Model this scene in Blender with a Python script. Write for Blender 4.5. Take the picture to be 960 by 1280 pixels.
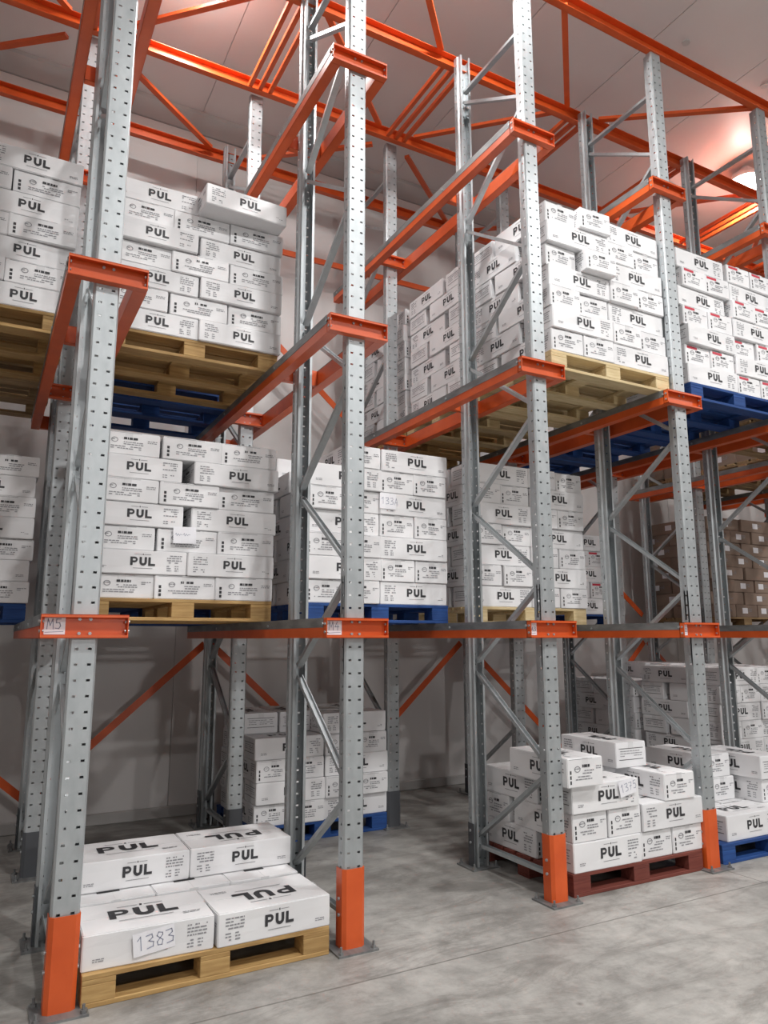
import bpy, bmesh, math, random
from mathutils import Vector, Matrix
random.seed(7)
PI = math.pi
SC = bpy.context.scene
C = SC.collection
for o in list(bpy.data.objects): bpy.data.objects.remove(o)

# ------------------------------------------------------------------ camera, world, lights, exposure
def set_camera():
    yaw, pit, rol, f = .4965, .1710, -.0014, 916.9
    fw = Vector((math.sin(yaw)*math.cos(pit), math.cos(yaw)*math.cos(pit), math.sin(pit)))
    r = Vector((math.cos(yaw), -math.sin(yaw), 0)); u = r.cross(fw)
    r2 = r*math.cos(rol)+u*math.sin(rol); u2 = -r*math.sin(rol)+u*math.cos(rol)
    M = Matrix(((r2.x, u2.x, -fw.x, -.4257), (r2.y, u2.y, -fw.y, -3.7537), (r2.z, u2.z, -fw.z, 1.6059), (0, 0, 0, 1)))
    cd = bpy.data.cameras.new('camera'); cd.sensor_width = 36; cd.lens = f/1280*36; cd.clip_start = .05
    co = bpy.data.objects.new('camera', cd); C.objects.link(co); co.matrix_world = M
    SC.camera = co
    return co
CAM = set_camera()
W = bpy.data.worlds.new('world'); SC.world = W; W.use_nodes = True
W.node_tree.nodes['Background'].inputs[0].default_value = (.72, .76, .82, 1)
W.node_tree.nodes['Background'].inputs[1].default_value = .0
SC.view_settings.view_transform = 'Standard'; SC.view_settings.look = 'None'
SC.view_settings.gamma = 1; SC.view_settings.use_curve_mapping = False
SC.view_settings.exposure = 0.18
# ceiling lamps: (x, y, watts). Aisle row in front of the racks, and a row above them
LAMPS = [(-4.0, -3.2, 80), (2.0, -3.6, 170), (5.6, -3.4, 130), (5.4, -9.2, 250),
         (7.12, 1.15, 105), (.75, 1.5, 60), (-5.6, 1.5, 40), (-1.2, -9.2, 130), (11., -4.2, 180), (2.35, -.25, 150)]
ZC = 7.12     # ceiling height

# ------------------------------------------------------------------ materials
def mat(name, col=(.5, .5, .5), rough=.5, metal=0., spec=.5):
    m = bpy.data.materials.new(name); m.use_nodes = True
    b = m.node_tree.nodes['Principled BSDF']
    b.inputs['Base Color'].default_value = (*col, 1); b.inputs['Roughness'].default_value = rough
    b.inputs['Metallic'].default_value = metal; b.inputs['Specular IOR Level'].default_value = spec
    return m
def nd(m, t, **k):
    n = m.node_tree.nodes.new(t)
    for a, v in k.items():
        if a.startswith('i_'): n.inputs[a[2:].replace('_', ' ')].default_value = v
        else: setattr(n, a, v)
    return n
def lk(m, a, b): m.node_tree.links.new(a, b)
def bsdf(m): return m.node_tree.nodes['Principled BSDF']
def noise_mix(m, c1, c2, scale=5., stretch=(1, 1, 1), detail=4, lo=.35, hi=.65, rnd=0., coord='Object', bump=0., rough=None):
    tc = nd(m, 'ShaderNodeTexCoord'); mp = nd(m, 'ShaderNodeMapping'); mp.inputs['Scale'].default_value = stretch
    lk(m, tc.outputs[coord], mp.inputs['Vector'])
    oi = nd(m, 'ShaderNodeObjectInfo')
    va = nd(m, 'ShaderNodeVectorMath', operation='SCALE'); 
    cmb = nd(m, 'ShaderNodeCombineXYZ'); 
    for i in range(3): lk(m, oi.outputs['Random'], cmb.inputs[i])
    va.inputs['Scale'].default_value = 37.; lk(m, cmb.outputs[0], va.inputs[0])
    ad = nd(m, 'ShaderNodeVectorMath', operation='ADD'); lk(m, mp.outputs[0], ad.inputs[0]); lk(m, va.outputs[0], ad.inputs[1])
    n = nd(m, 'ShaderNodeTexNoise'); n.inputs['Scale'].default_value = scale; n.inputs['Detail'].default_value = detail
    lk(m, ad.outputs[0], n.inputs['Vector'])
    mr = nd(m, 'ShaderNodeMapRange'); mr.inputs[1].default_value = lo; mr.inputs[2].default_value = hi
    lk(m, n.outputs['Fac'], mr.inputs[0])
    mx = nd(m, 'ShaderNodeMix', data_type='RGBA'); mx.inputs[6].default_value = (*c1, 1); mx.inputs[7].default_value = (*c2, 1)
    lk(m, mr.outputs[0], mx.inputs[0]); out = mx.outputs[2]
    if rnd:
        hs = nd(m, 'ShaderNodeHueSaturation'); mr2 = nd(m, 'ShaderNodeMapRange')
        mr2.inputs[3].default_value = 1-rnd; mr2.inputs[4].default_value = 1+rnd
        lk(m, oi.outputs['Random'], mr2.inputs[0]); lk(m, mr2.outputs[0], hs.inputs['Value']); lk(m, out, hs.inputs['Color']); out = hs.outputs[0]
    lk(m, out, bsdf(m).inputs['Base Color'])
    if bump:
        b = nd(m, 'ShaderNodeBump'); b.inputs['Strength'].default_value = bump; b.inputs['Distance'].default_value = .004
        lk(m, n.outputs['Fac'], b.inputs['Height']); lk(m, b.outputs[0], bsdf(m).inputs['Normal'])
    if rough:
        mr3 = nd(m, 'ShaderNodeMapRange'); mr3.inputs[3].default_value = rough[0]; mr3.inputs[4].default_value = rough[1]
        lk(m, n.outputs['Fac'], mr3.inputs[0]); lk(m, mr3.outputs[0], bsdf(m).inputs['Roughness'])
    return n
M = {}
M['galv'] = mat('galvanised_steel', rough=.45, metal=.55); noise_mix(M['galv'], (.40, .43, .445), (.485, .515, .53), 22, (1, 1, .5), 3, .25, .75, .06, rough=(.38, .5))
M['galv_dark'] = mat('weathered_galvanised_steel', rough=.5, metal=.6); noise_mix(M['galv_dark'], (.20, .205, .21), (.30, .31, .31), 20, (1, .3, 1), 3)
M['orange'] = mat('orange_paint', rough=.36); noise_mix(M['orange'], (.60, .085, .014), (.70, .112, .022), 6, (1, 1, 1), 4, .3, .7, .04)
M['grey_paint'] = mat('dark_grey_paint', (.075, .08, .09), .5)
M['carton'] = mat('white_carton', rough=.5); noise_mix(M['carton'], (.77, .77, .785), (.84, .84, .85), 3.5, (1, 1, 1), 3, .3, .7, .035, bump=.12)
M['kraft'] = mat('brown_carton', rough=.75); noise_mix(M['kraft'], (.25, .185, .145), (.31, .225, .175), 4, (1, 1, 1), 3, .3, .7, .1)
M['ink'] = mat('black_ink', (.035, .035, .04), .6)
M['grey_ink'] = mat('grey_ink', (.28, .28, .30), .6)
M['red_ink'] = mat('red_ink', (.55, .03, .06), .5)
M['pen'] = mat('blue_grey_pen_ink', (.30, .32, .42), .6)
M['paper'] = mat('white_paper', (.86, .86, .90), .6)
M['tape'] = mat('clear_tape', (.72, .72, .73), .34)
def wood(name, c1, c2, rnd=.16):
    m = mat(name, rough=.72); noise_mix(m, c1, c2, 9, (.6, 6, 6), 5, .3, .7, rnd, bump=.25); return m
M['wood'] = wood('pine_board', (.36, .21, .075), (.54, .35, .14))
M['wood_pale'] = wood('pale_pine_board', (.55, .42, .22), (.70, .57, .34), .1)
M['wood_old'] = wood('old_pine_board', (.26, .165, .08), (.42, .29, .15), .2)
M['wood_blue'] = wood('blue_painted_board', (.008, .045, .19), (.016, .075, .27), .12)
M['wood_red'] = wood('red_brown_painted_board', (.14, .028, .02), (.20, .05, .034), .14)
M['lamp'] = mat('lamp_diffuser', (1, 1, 1)); bsdf(M['lamp']).inputs['Emission Color'].default_value = (1, .97, .92, 1); bsdf(M['lamp']).inputs['Emission Strength'].default_value = 14
M['lamp_body'] = mat('white_enamel', (.7, .7, .7), .4)
M['plastic'] = mat('grey_plastic', (.62, .6, .58), .5)

# concrete
m = M['concrete'] = mat('concrete_floor', rough=.5)
tc = nd(m, 'ShaderNodeTexCoord')
n1 = nd(m, 'ShaderNodeTexNoise'); n1.inputs['Scale'].default_value = .9; n1.inputs['Detail'].default_value = 8; n1.inputs['Roughness'].default_value = .62; n1.inputs['Distortion'].default_value = .6
n2 = nd(m, 'ShaderNodeTexNoise'); n2.inputs['Scale'].default_value = 6.; n2.inputs['Detail'].default_value = 8; n2.inputs['Roughness'].default_value = .7
n3 = nd(m, 'ShaderNodeTexVoronoi'); n3.inputs['Scale'].default_value = 2.1
n4 = nd(m, 'ShaderNodeTexNoise'); n4.inputs['Scale'].default_value = 90.; n4.inputs['Detail'].default_value = 3
for n in (n1, n2, n3, n4): lk(m, tc.outputs['Object'], n.inputs['Vector'])
r1 = nd(m, 'ShaderNodeValToRGB'); r1.color_ramp.elements[0].position = .30; r1.color_ramp.elements[0].color = (.22, .212, .20, 1)
r1.color_ramp.elements[1].position = .66; r1.color_ramp.elements[1].color = (.44, .43, .41, 1); lk(m, n1.outputs['Fac'], r1.inputs[0])
r2 = nd(m, 'ShaderNodeValToRGB'); r2.color_ramp.elements[0].position = .32; r2.color_ramp.elements[0].color = (.72, .72, .71, 1)
r2.color_ramp.elements[1].position = .6; r2.color_ramp.elements[1].color = (1.05, 1.05, 1.04, 1); lk(m, n2.outputs['Fac'], r2.inputs[0])
r3 = nd(m, 'ShaderNodeValToRGB'); r3.color_ramp.elements[0].position = .0; r3.color_ramp.elements[0].color = (.42, .41, .40, 1)
r3.color_ramp.elements[1].position = .045; r3.color_ramp.elements[1].color = (1, 1, 1, 1); lk(m, n3.outputs['Distance'], r3.inputs[0])
mu = nd(m, 'ShaderNodeMix', data_type='RGBA', blend_type='MULTIPLY'); mu.inputs[0].default_value = 1; lk(m, r1.outputs[0], mu.inputs[6]); lk(m, r2.outputs[0], mu.inputs[7])
mu2 = nd(m, 'ShaderNodeMix', data_type='RGBA', blend_type='MULTIPLY'); mu2.inputs[0].default_value = .85; lk(m, mu.outputs[2], mu2.inputs[6]); lk(m, r3.outputs[0], mu2.inputs[7])
n5 = nd(m, 'ShaderNodeTexNoise'); n5.inputs['Scale'].default_value = 2.6; n5.inputs['Detail'].default_value = 9; n5.inputs['Roughness'].default_value = .75; n5.inputs['Distortion'].default_value = .7
mp5 = nd(m, 'ShaderNodeMapping'); mp5.inputs['Scale'].default_value = (.55, 1.5, 1); mp5.inputs['Rotation'].default_value = (0, 0, .5); lk(m, tc.outputs['Object'], mp5.inputs[0]); lk(m, mp5.outputs[0], n5.inputs['Vector'])
r5 = nd(m, 'ShaderNodeValToRGB'); r5.color_ramp.elements[0].position = .40; r5.color_ramp.elements[0].color = (.62, .61, .60, 1); r5.color_ramp.elements[1].position = .54; r5.color_ramp.elements[1].color = (1, 1, 1, 1); lk(m, n5.outputs['Fac'], r5.inputs[0])
mu3 = nd(m, 'ShaderNodeMix', data_type='RGBA', blend_type='MULTIPLY'); mu3.inputs[0].default_value = .8; lk(m, mu2.outputs[2], mu3.inputs[6]); lk(m, r5.outputs[0], mu3.inputs[7])
# saw-cut joints in the slab
br = nd(m, 'ShaderNodeTexBrick'); br.inputs['Scale'].default_value = 1; br.inputs['Brick Width'].default_value = 6.; br.inputs['Row Height'].default_value = 6.; br.inputs['Mortar Size'].default_value = .006; br.offset = 0
for q in ('Color1', 'Color2'): br.inputs[q].default_value = (1, 1, 1, 1)
br.inputs['Mortar'].default_value = (.6, .59, .58, 1)
mp6 = nd(m, 'ShaderNodeMapping'); mp6.inputs['Location'].default_value = (1.7, .35, 0); lk(m, tc.outputs['Object'], mp6.inputs[0]); lk(m, mp6.outputs[0], br.inputs['Vector'])
mu4 = nd(m, 'ShaderNodeMix', data_type='RGBA', blend_type='MULTIPLY'); mu4.inputs[0].default_value = 1; lk(m, mu3.outputs[2], mu4.inputs[6]); lk(m, br.outputs[0], mu4.inputs[7])
lk(m, mu4.outputs[2], bsdf(m).inputs['Base Color'])
bp = nd(m, 'ShaderNodeBump'); bp.inputs['Strength'].default_value = .12; bp.inputs['Distance'].default_value = .003; lk(m, n4.outputs['Fac'], bp.inputs['Height']); lk(m, bp.outputs[0], bsdf(m).inputs['Normal'])
rr = nd(m, 'ShaderNodeMapRange'); rr.inputs[3].default_value = .38; rr.inputs[4].default_value = .62; lk(m, n2.outputs['Fac'], rr.inputs[0]); lk(m, rr.outputs[0], bsdf(m).inputs['Roughness'])
m = M['wall'] = mat('white_wall_panel', rough=.42); noise_mix(m, (.60, .575, .565), (.66, .635, .625), .8, (1, 1, 1), 4, coord='Object')
m = M['ceiling'] = mat('white_ceiling_panel', rough=.38); noise_mix(m, (.70, .665, .65), (.76, .725, .71), .7, (1, .25, 1), 4, coord='Object')
M['trim'] = mat('grey_cove_trim', (.40, .385, .375), .45)

# ------------------------------------------------------------------ mesh helpers
class MB:
    def __init__(s): s.v = []; s.f = []; s.m = []
    def quad(s, pts, mi=0):
        i = len(s.v); s.v += [tuple(p) for p in pts]; s.f.append(tuple(range(i, i+len(pts)))); s.m.append(mi)
    def box(s, x0, x1, y0, y1, z0, z1, mi=0):
        i = len(s.v)
        s.v += [(x0, y0, z0), (x1, y0, z0), (x1, y1, z0), (x0, y1, z0), (x0, y0, z1), (x1, y0, z1), (x1, y1, z1), (x0, y1, z1)]
        for q in ((0, 3, 2, 1), (4, 5, 6, 7), (0, 1, 5, 4), (1, 2, 6, 5), (2, 3, 7, 6), (3, 0, 4, 7)): s.f.append(tuple(i+k for k in q)); s.m.append(mi)
    def prism(s, prof, a, b, mi=0):
        """closed 2D profile (list of (u,w)) extruded from a to b: points a + u*U + w*V"""
        a = Vector(a); b = Vector(b); d = (b-a).normalized()
        up = Vector((0, 0, 1)) if abs(d.z) < .95 else Vector((1, 0, 0))
        U = d.cross(up).normalized(); V = U.cross(d).normalized(); n = len(prof); i = len(s.v)
        for p in (a, b):
            for (u, w) in prof: s.v.append(tuple(p+U*u+V*w))
        for k in range(n): s.f.append((i+k, i+(k+1) % n, i+n+(k+1) % n, i+n+k)); s.m.append(mi)
        s.f.append(tuple(i+k for k in reversed(range(n)))); s.m.append(mi); s.f.append(tuple(i+n+k for k in range(n))); s.m.append(mi)
    def cyl(s, c, r, h, ax='z', n=10, mi=0):
        c = Vector(c); i = len(s.v)
        for t in (0, h):
            for k in range(n):
                a = 2*PI*k/n; p = {'z': (r*math.cos(a), r*math.sin(a), t), 'y': (r*math.cos(a), t, r*math.sin(a)), 'x': (t, r*math.cos(a), r*math.sin(a))}[ax]
                s.v.append(tuple(c+Vector(p)))
        for k in range(n): s.f.append((i+k, i+(k+1) % n, i+n+(k+1) % n, i+n+k)); s.m.append(mi)
        s.f.append(tuple(i+k for k in reversed(range(n)))); s.m.append(mi); s.f.append(tuple(i+n+k for k in range(n))); s.m.append(mi)
    def mesh(s, name, mats, bevel=0., segs=1, smooth=False):
        me = bpy.data.meshes.new(name); me.from_pydata(s.v, [], s.f)
        for q in mats: me.materials.append(M[q])
        for p, k in zip(me.polygons, s.m): p.material_index = k
        bm = bmesh.new(); bm.from_mesh(me)
        if bevel:
            bmesh.ops.bevel(bm, geom=bm.edges[:], offset=bevel, segments=segs, affect='EDGES', clamp_overlap=True)
        bmesh.ops.recalc_face_normals(bm, faces=bm.faces[:]) if not getattr(s, 'keepn', False) else None
        bm.to_mesh(me); bm.free()
        if smooth:
            for p in me.polygons: p.use_smooth = True
        return me
def put(name, me, parent=None, loc=(0, 0, 0), rz=0., label=None, cat=None, group=None, kind=None):
    o = bpy.data.objects.new(name, me); C.objects.link(o); o.location = loc; o.rotation_euler = (0, 0, rz)
    if parent is not None: o.parent = parent
    for k, v in (('label', label), ('category', cat), ('group', group), ('kind', kind)):
        if v: o[k] = v
    return o
def empty(name, loc, label, cat, group=None, rz=0.):
    o = put(name, None, None, loc, rz, label, cat, group); o.empty_display_size = .1; return o

# ------------------------------------------------------------------ room shell
X0, X1, Y0, Y1 = -8., 15., -23., 3.42
def struct(name, me, **k): return put(name, me, kind='structure', **k)
b = MB(); b.box(X0-.2, X1+.2, Y0-.2, Y1+.2, -.2, 0); floor = struct('floor', b.mesh('floor', ['concrete']))
def panel_wall(name, a, bb, horizontal=False):
    """insulated wall built from upright panels with recessed joints"""
    b = MB(); core = {'wall_back': (X0, X1, Y1+.01, Y1+.2), 'wall_front': (X0, X1, Y0-.2, Y0-.01), 'wall_left': (X0-.2, X0-.01, Y0, Y1), 'wall_right': (X1+.01, X1+.2, Y0, Y1)}[name]
    b.box(*core, 0, ZC+.1); o = struct(name, b.mesh(name, ['wall']))
    along_x = name in ('wall_back', 'wall_front'); L0, L1 = (X0, X1) if along_x else (Y0, Y1); n = int(round((L1-L0)/1.15)); w = (L1-L0)/n
    b = MB(); h = w/2-.004
    if along_x: b.box(-h, h, -.01, .0, 0, ZC) 
    else: b.box(-.01, 0, -h, h, 0, ZC)
    me = b.mesh('wall_panel', ['wall'])
    for k in range(n):
        c = L0+w*(k+.5)
        p = put('wall_panel', me, o)
        p.location = {'wall_back': (c, Y1+.010, 0), 'wall_front': (c, Y0, 0), 'wall_left': (X0, c, 0), 'wall_right': (X1+.010, c, 0)}[name]
    return o
for nme in ('wall_back', 'wall_front', 'wall_left', 'wall_right'): panel_wall(nme, 0, 0)
b = MB(); b.box(X0-.2, X1+.2, Y0-.2, Y1+.2, ZC+.012, ZC+.2); ceil = struct('ceiling', b.mesh('ceiling', ['ceiling']))
b = MB(); b.box(-.571, .571, Y0, Y1, 0, .012); pm = b.mesh('ceiling_panel', ['ceiling'])
for k in range(20): put('ceiling_panel', pm, ceil, (X0+.575+k*1.15, 0, ZC))
b = MB(); b.cyl((0, 0, -.012), .035, .012, n=14); cap = b.mesh('ceiling_cap', ['plastic'])
for k in range(-3, 12):
    for y in (2.55, .2, -2.2): put('ceiling_cap', cap, ceil, (k*1.15+.35, y, ZC))
b = MB(); i = [(0, 0), (0, -.17), (-.025, -.17), (-.15, -.045), (-.15, 0)]
for a, c in zip(i, i[1:]+i[:1]):
    b.quad([(X0, Y1+a[0], ZC+a[1]), (X0, Y1+c[0], ZC+c[1]), (X1, Y1+c[0], ZC+c[1]), (X1, Y1+a[0], ZC+a[1])])
struct('trim_1', b.mesh('cove', ['trim']))
b = MB(); b.box(X0, X1, Y1-.03, Y1, 0, .10); struct('baseboard_back', b.mesh('baseboard', ['trim'], .008))

# ------------------------------------------------------------------ racking
BW = 1.42; D = .889; G = 1.212; LV = [1.665, 3.445, 5.255]; AH = .055; ZT = 6.54
ORD = ['first', 'second', 'third', 'fourth', 'fifth', 'sixth', 'seventh', 'eighth', 'ninth', 'tenth', 'eleventh']
FR = range(-1, 9)
def upright_mesh():
    b = MB(); P = .0722; n = int(ZT/P); hs = .0085; hv = .0055
    # outline of half the profile seen from above: face at y=0, sides, returns
    prof = [(-.052, .0), (-.060, .009), (-.060, .050), (-.048, .060), (-.048, .088), (-.032, .088)]
    def strip(p, q, z0, z1): b.quad([(p[0], p[1], z0), (q[0], q[1], z0), (q[0], q[1], z1), (p[0], p[1], z1)])
    for sx in (1, -1):
        pr = [(x*sx, y) for x, y in prof]
        for a, c in zip(pr, pr[1:]):
            if a[1] == .009:   # side with a row of slots
                for k in range(n+1):
                    z0 = k*P; z1 = min(ZT, z0+P)
                    if z1-z0 < P*.9: strip(a, c, z0, z1); continue
                    ya, yb, zm = .022, .036, z0+P/2; m1 = (a[0], ya); m2 = (a[0], yb)
                    strip(a, m1, z0, z1); strip(m2, c, z0, z1); strip(m1, m2, z0, zm-.006); strip(m1, m2, zm+.006, z1)
            else: strip(a, c, 0, ZT)
    xs = [-.052, -.030-hs, -.030+hs, .030-hs, .030+hs, .052]
    for k in range(n+1):
        z0 = k*P; z1 = min(ZT, z0+P)
        if z1-z0 < P*.9: strip((xs[0], 0), (xs[-1], 0), z0, z1); continue
        zm = z0+P*.5
        for j in range(5):
            p, q = (xs[j], 0), (xs[j+1], 0)
            if j in (1, 3): strip(p, q, z0, zm-hv); strip(p, q, zm+hv, z1)
            else: strip(p, q, z0, z1)
    me = b.mesh('upright', ['galv'])
    bm = bmesh.new(); bm.from_mesh(me); bmesh.ops.remove_doubles(bm, verts=bm.verts[:], dist=1e-5); bm.to_mesh(me); bm.free()
    o = bpy.data.objects.new('t', me); C.objects.link(o); md = o.modifiers.new('s', 'SOLIDIFY'); md.thickness = .0024; md.offset = 0
    dg = bpy.context.evaluated_depsgraph_get(); e = bpy.data.meshes.new_from_object(o.evaluated_get(dg)); bpy.data.objects.remove(o); e.name = 'upright'
    return e
UP = upright_mesh()
def guard_mesh(mt, h):
    b = MB(); pr = [(-.066, .075), (-.066, .004), (-.046, -.012), (.046, -.012), (.066, .004), (.066, .075)]
    inner = [(x*.95, y+.004 if y < .01 else y) for x, y in pr]
    pts = pr+inner[::-1]; n = len(pts)
    for k in range(n):
        a, c = pts[k], pts[(k+1) % n]; b.quad([(a[0], a[1], .006), (c[0], c[1], .006), (c[0], c[1], h), (a[0], a[1], h)])
    for k in range(5):
        a, c, d, e = pr[k], pr[k+1], inner[k+1], inner[k]
        for z in (.006, h): b.quad([(a[0], a[1], z), (c[0], c[1], z), (d[0], d[1], z), (e[0], e[1], z)])
    for z in (.17, .25):
        for s in (-1, 1): b.cyl((s*.066-(.008 if s < 0 else 0), .035, z), .009, .008, 'x', 8, 1)
    return b.mesh('guard', [mt, 'galv'])
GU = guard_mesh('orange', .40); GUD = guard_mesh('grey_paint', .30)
b = MB(); b.box(-.115, .115, -.075, .135, 0, .010)
for sx in (-.094, .094):
    for y in (-.052, .112): b.cyl((sx, y, .010), .014, .012, 'z', 6); b.cyl((sx, y, .010), .007, .035, 'z', 6)
PLATE = b.mesh('base_plate', ['galv_dark'])
def arm_mesh(w):
    b = MB(); d = .045; t = .004; h = AH     # channel open to the front with short lips and end plates
    b.box(-w, w, -t, 0, -h, h); b.box(-w, w, -d, 0, h-t, h); b.box(-w, w, -d, 0, -h, -h+t)
    b.box(-w, w, -d, -d+t, h-.014, h); b.box(-w, w, -d, -d+t, -h, -h+.014)
    for s in (-1, 1): b.box(min(s*w, s*(w-t)), max(s*w, s*(w-t)), -d+.004, 0, -h, h)
    for s in (-1, 1):
        for z in (.022, -.022): b.cyl((s*w-(.006 if s < 0 else 0), -.024, z), .008, .006, 'x', 6, 1); b.cyl((s*(w-.012)-.003, -.024, z), .007, .006, 'x', 6, 1)
        for z in (.033, -.033): b.cyl((s*.024, -.012, z), .008, .008, 'y', 6, 1)
    return b.mesh('arm', ['orange', 'galv'])
ARM = arm_mesh(.192); ARM_SHORT = arm_mesh(.1235)
BR = [(-.019, -.011), (.019, -.011), (.019, .011), (.015, .011), (.015, -.007), (-.015, -.007), (-.015, .011), (-.019, .011)]
def brace(a, c, wid=1.):
    b = MB(); b.prism([(x*wid, y*wid) for x, y in BR], a, c)
    return b.mesh('brace', ['galv'])
REAR = [.19, 1.40, 2.58, 3.76, 4.95, 6.14]; FRONT = [.78, 2.0, 3.18, 4.37, 5.6]
BRACES = []
yf, yr = .075, D-.075
seq = []
for i in range(len(REAR)-1):
    seq.append(((yr, REAR[i]+.035), (yf, FRONT[i]-.035))); seq.append(((yf, FRONT[i]+.035), (yr, REAR[i+1]-.035)))
BRACES = [brace((0, a[0], a[1]), (0, c[0], c[1]), 1.1) for a, c in seq]
BRACES.append(brace((0, yf, .15), (0, yr, .15), 1.1)); BRACES.append(brace((0, yf, 6.2), (0, yr, 6.2), 1.1))
# handwriting as pen strokes: unit-height digit paths
DIG = {'1': [[(.1, .75), (.35, 1), (.35, 0)]], '3': [[(0, .95), (.45, 1), (.5, .75), (.2, .55), (.55, .4), (.5, .08), (.05, 0)]],
       '8': [[(.5, .9), (.2, 1), (.05, .75), (.5, .35), (.4, .02), (.1, .05), (.05, .3), (.5, .75), (.5, .9)]],
       '7': [[(0, .95), (.5, .95), (.2, 0)], [(.1, .5), (.45, .5)]], '5': [[(.5, 1), (.1, 1), (.08, .6), (.4, .62), (.5, .3), (.35, .02), (.02, .06)]],
       '4': [[(.35, 1), (.05, .4), (.55, .4)], [(.42, .65), (.4, 0)]], 'M': [[(0, 0), (.08, 1), (.3, .35), (.52, 1), (.6, 0)]],
       '2': [[(.03, .8), (.25, 1), (.5, .8), (.02, 0), (.55, .04)]], '0': [[(.25, 1), (.03, .6), (.1, .05), (.4, .02), (.52, .5), (.4, .95), (.25, 1)]],
       'A': [[(0, 0), (.28, 1), (.55, 0)], [(.1, .38), (.45, .38)]], '~': [[(0, .5), (.2, .8), (.35, .3), (.6, .7), (.8, .35), (1, .6), (1.3, .5)]]}
def stroke(b, pts, w, mp, mi=0):
    pts = [Vector((p[0], p[1], 0)) for p in pts]
    for a, c in zip(pts, pts[1:]):
        d = (c-a).normalized()*w*.5; nn = Vector((-d.y, d.x, 0)); a2, c2 = a-d, c+d
        b.quad([mp(*(a2+nn).xy), mp(*(a2-nn).xy), mp(*(c2-nn).xy), mp(*(c2+nn).xy)], mi)
def write(b, txt, x, z, h, w, mp, mi=0):
    for ch in txt:
        for st in DIG[ch]: stroke(b, [(x+p[0]*h, z+p[1]*h) for p in st], w, mp, mi)
        x += h*(.78 if ch != '~' else 1.5)
def rack_frame(i, row):
    y0 = (0, D+G)[row]
    if row == 0:
        lab = {-1: 'galvanised rack frame beyond the left edge, front row'}.get(i, f'galvanised rack frame with orange foot guard, {ORD[max(i,0)]} from left in front row')
    else:
        lab = {-1: 'galvanised rack frame beyond the left edge, rear row'}.get(i, f'galvanised rack frame in rear row, behind the {ORD[max(i,0)]} front frame from left')
    R = empty('rack_frame', (i*BW, y0, 0), lab, 'rack frame', ('front', 'rear')[row]+' row of rack frames')
    put('upright', UP, R, (0, 0, .008)); put('upright', UP, R, (0, D, .008), PI)
    put('base_plate', PLATE, R); put('base_plate', PLATE, R, (0, D, 0), PI)
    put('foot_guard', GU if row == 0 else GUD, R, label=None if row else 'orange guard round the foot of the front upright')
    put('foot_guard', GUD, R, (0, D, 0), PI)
    for me in BRACES: put('brace', me, R)
    for li, z in enumerate(LV):
        a = put('cantilever_arm', ARM if row == 0 else ARM_SHORT, R, (0, -.001, z)); put('cantilever_arm', ARM_SHORT, R, (0, D+.001, z), PI)
        if li == 0 and row == 0 and 0 <= i <= 3:
            b = MB(); x0, w = (-.175, .09) if i < 2 else (-.172, .055)
            b.box(x0, x0+w, -.0065, -.0055, -.038, .040)
            write(b, ['M5', 'M4', 'A3', 'A2'][i], x0+.012, -.012, .045 if i < 2 else .026, .004, lambda u, v: (u, -.0068, v), 1)
            stroke(b, [(x0+.005, -.028), (x0+w-.008, -.024)], .003, lambda u, v: (u, -.0068, v), 1)
            put('number_card', b.mesh('number_card', ['paper', 'pen']), a, label='white card with handwritten rack number')
    return R
for i in FR:
    for row in (0, 1):
        if row or i < 7: rack_frame(i, row)
# long rails carried by the arms
RL0, RL1 = .0005, 3.06
def rail_meshes(s):
    """cross-section on the bay side of the arm; s=+1: bay lies toward +x"""
    b = MB(); x0, x1 = s*.125, s*.1935; lo, hi = -AH, .002
    def bx(a, c, z0, z1): b.box(min(a, c), max(a, c), RL0, RL1, z0, z1)
    bx(x1, x1-s*.004, lo, hi); bx(x0, x1, lo, lo+.004); bx(x0, x1, hi-.004, hi); bx(x0, x0+s*.004, lo, AH-.006)
    ob = b.mesh('rail_beam', ['orange'])
    b = MB(); bx(x1+s*.002, x1-s*.002, hi, AH); bx(x0, x1, AH-.004, AH); 
    for y in (.0, D, D+G, 2*D+G-.02): b.cyl((x1+(s*.002 if s > 0 else s*.002-.006), y, .022), .009, .006, 'x', 6, 1)
    return ob, b.mesh('rail_channel', ['galv_dark', 'galv'])
RM = {s: rail_meshes(s) for s in (-1, 1)}
LVN = ['lower', 'upper', 'top']
for i in FR:
    for li, z in enumerate(LV):
        for s in (-1, 1):
            nm = ORD[i] if i >= 0 else None
            lab = f'orange rail with grey channel, {LVN[li]} level, {"right" if s > 0 else "left"} of {nm} post line from left' if nm else f'orange rail with grey channel, {LVN[li]} level, {"right" if s > 0 else "left"} of post line past left edge'
            t = empty('pallet_rail', (i*BW, 0, z), lab, 'rail', f'pallet rails at {LVN[li]} level')
            put('support_beam', RM[s][0], t); put('guide_channel', RM[s][1], t, label='grey galvanised channel')
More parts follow.
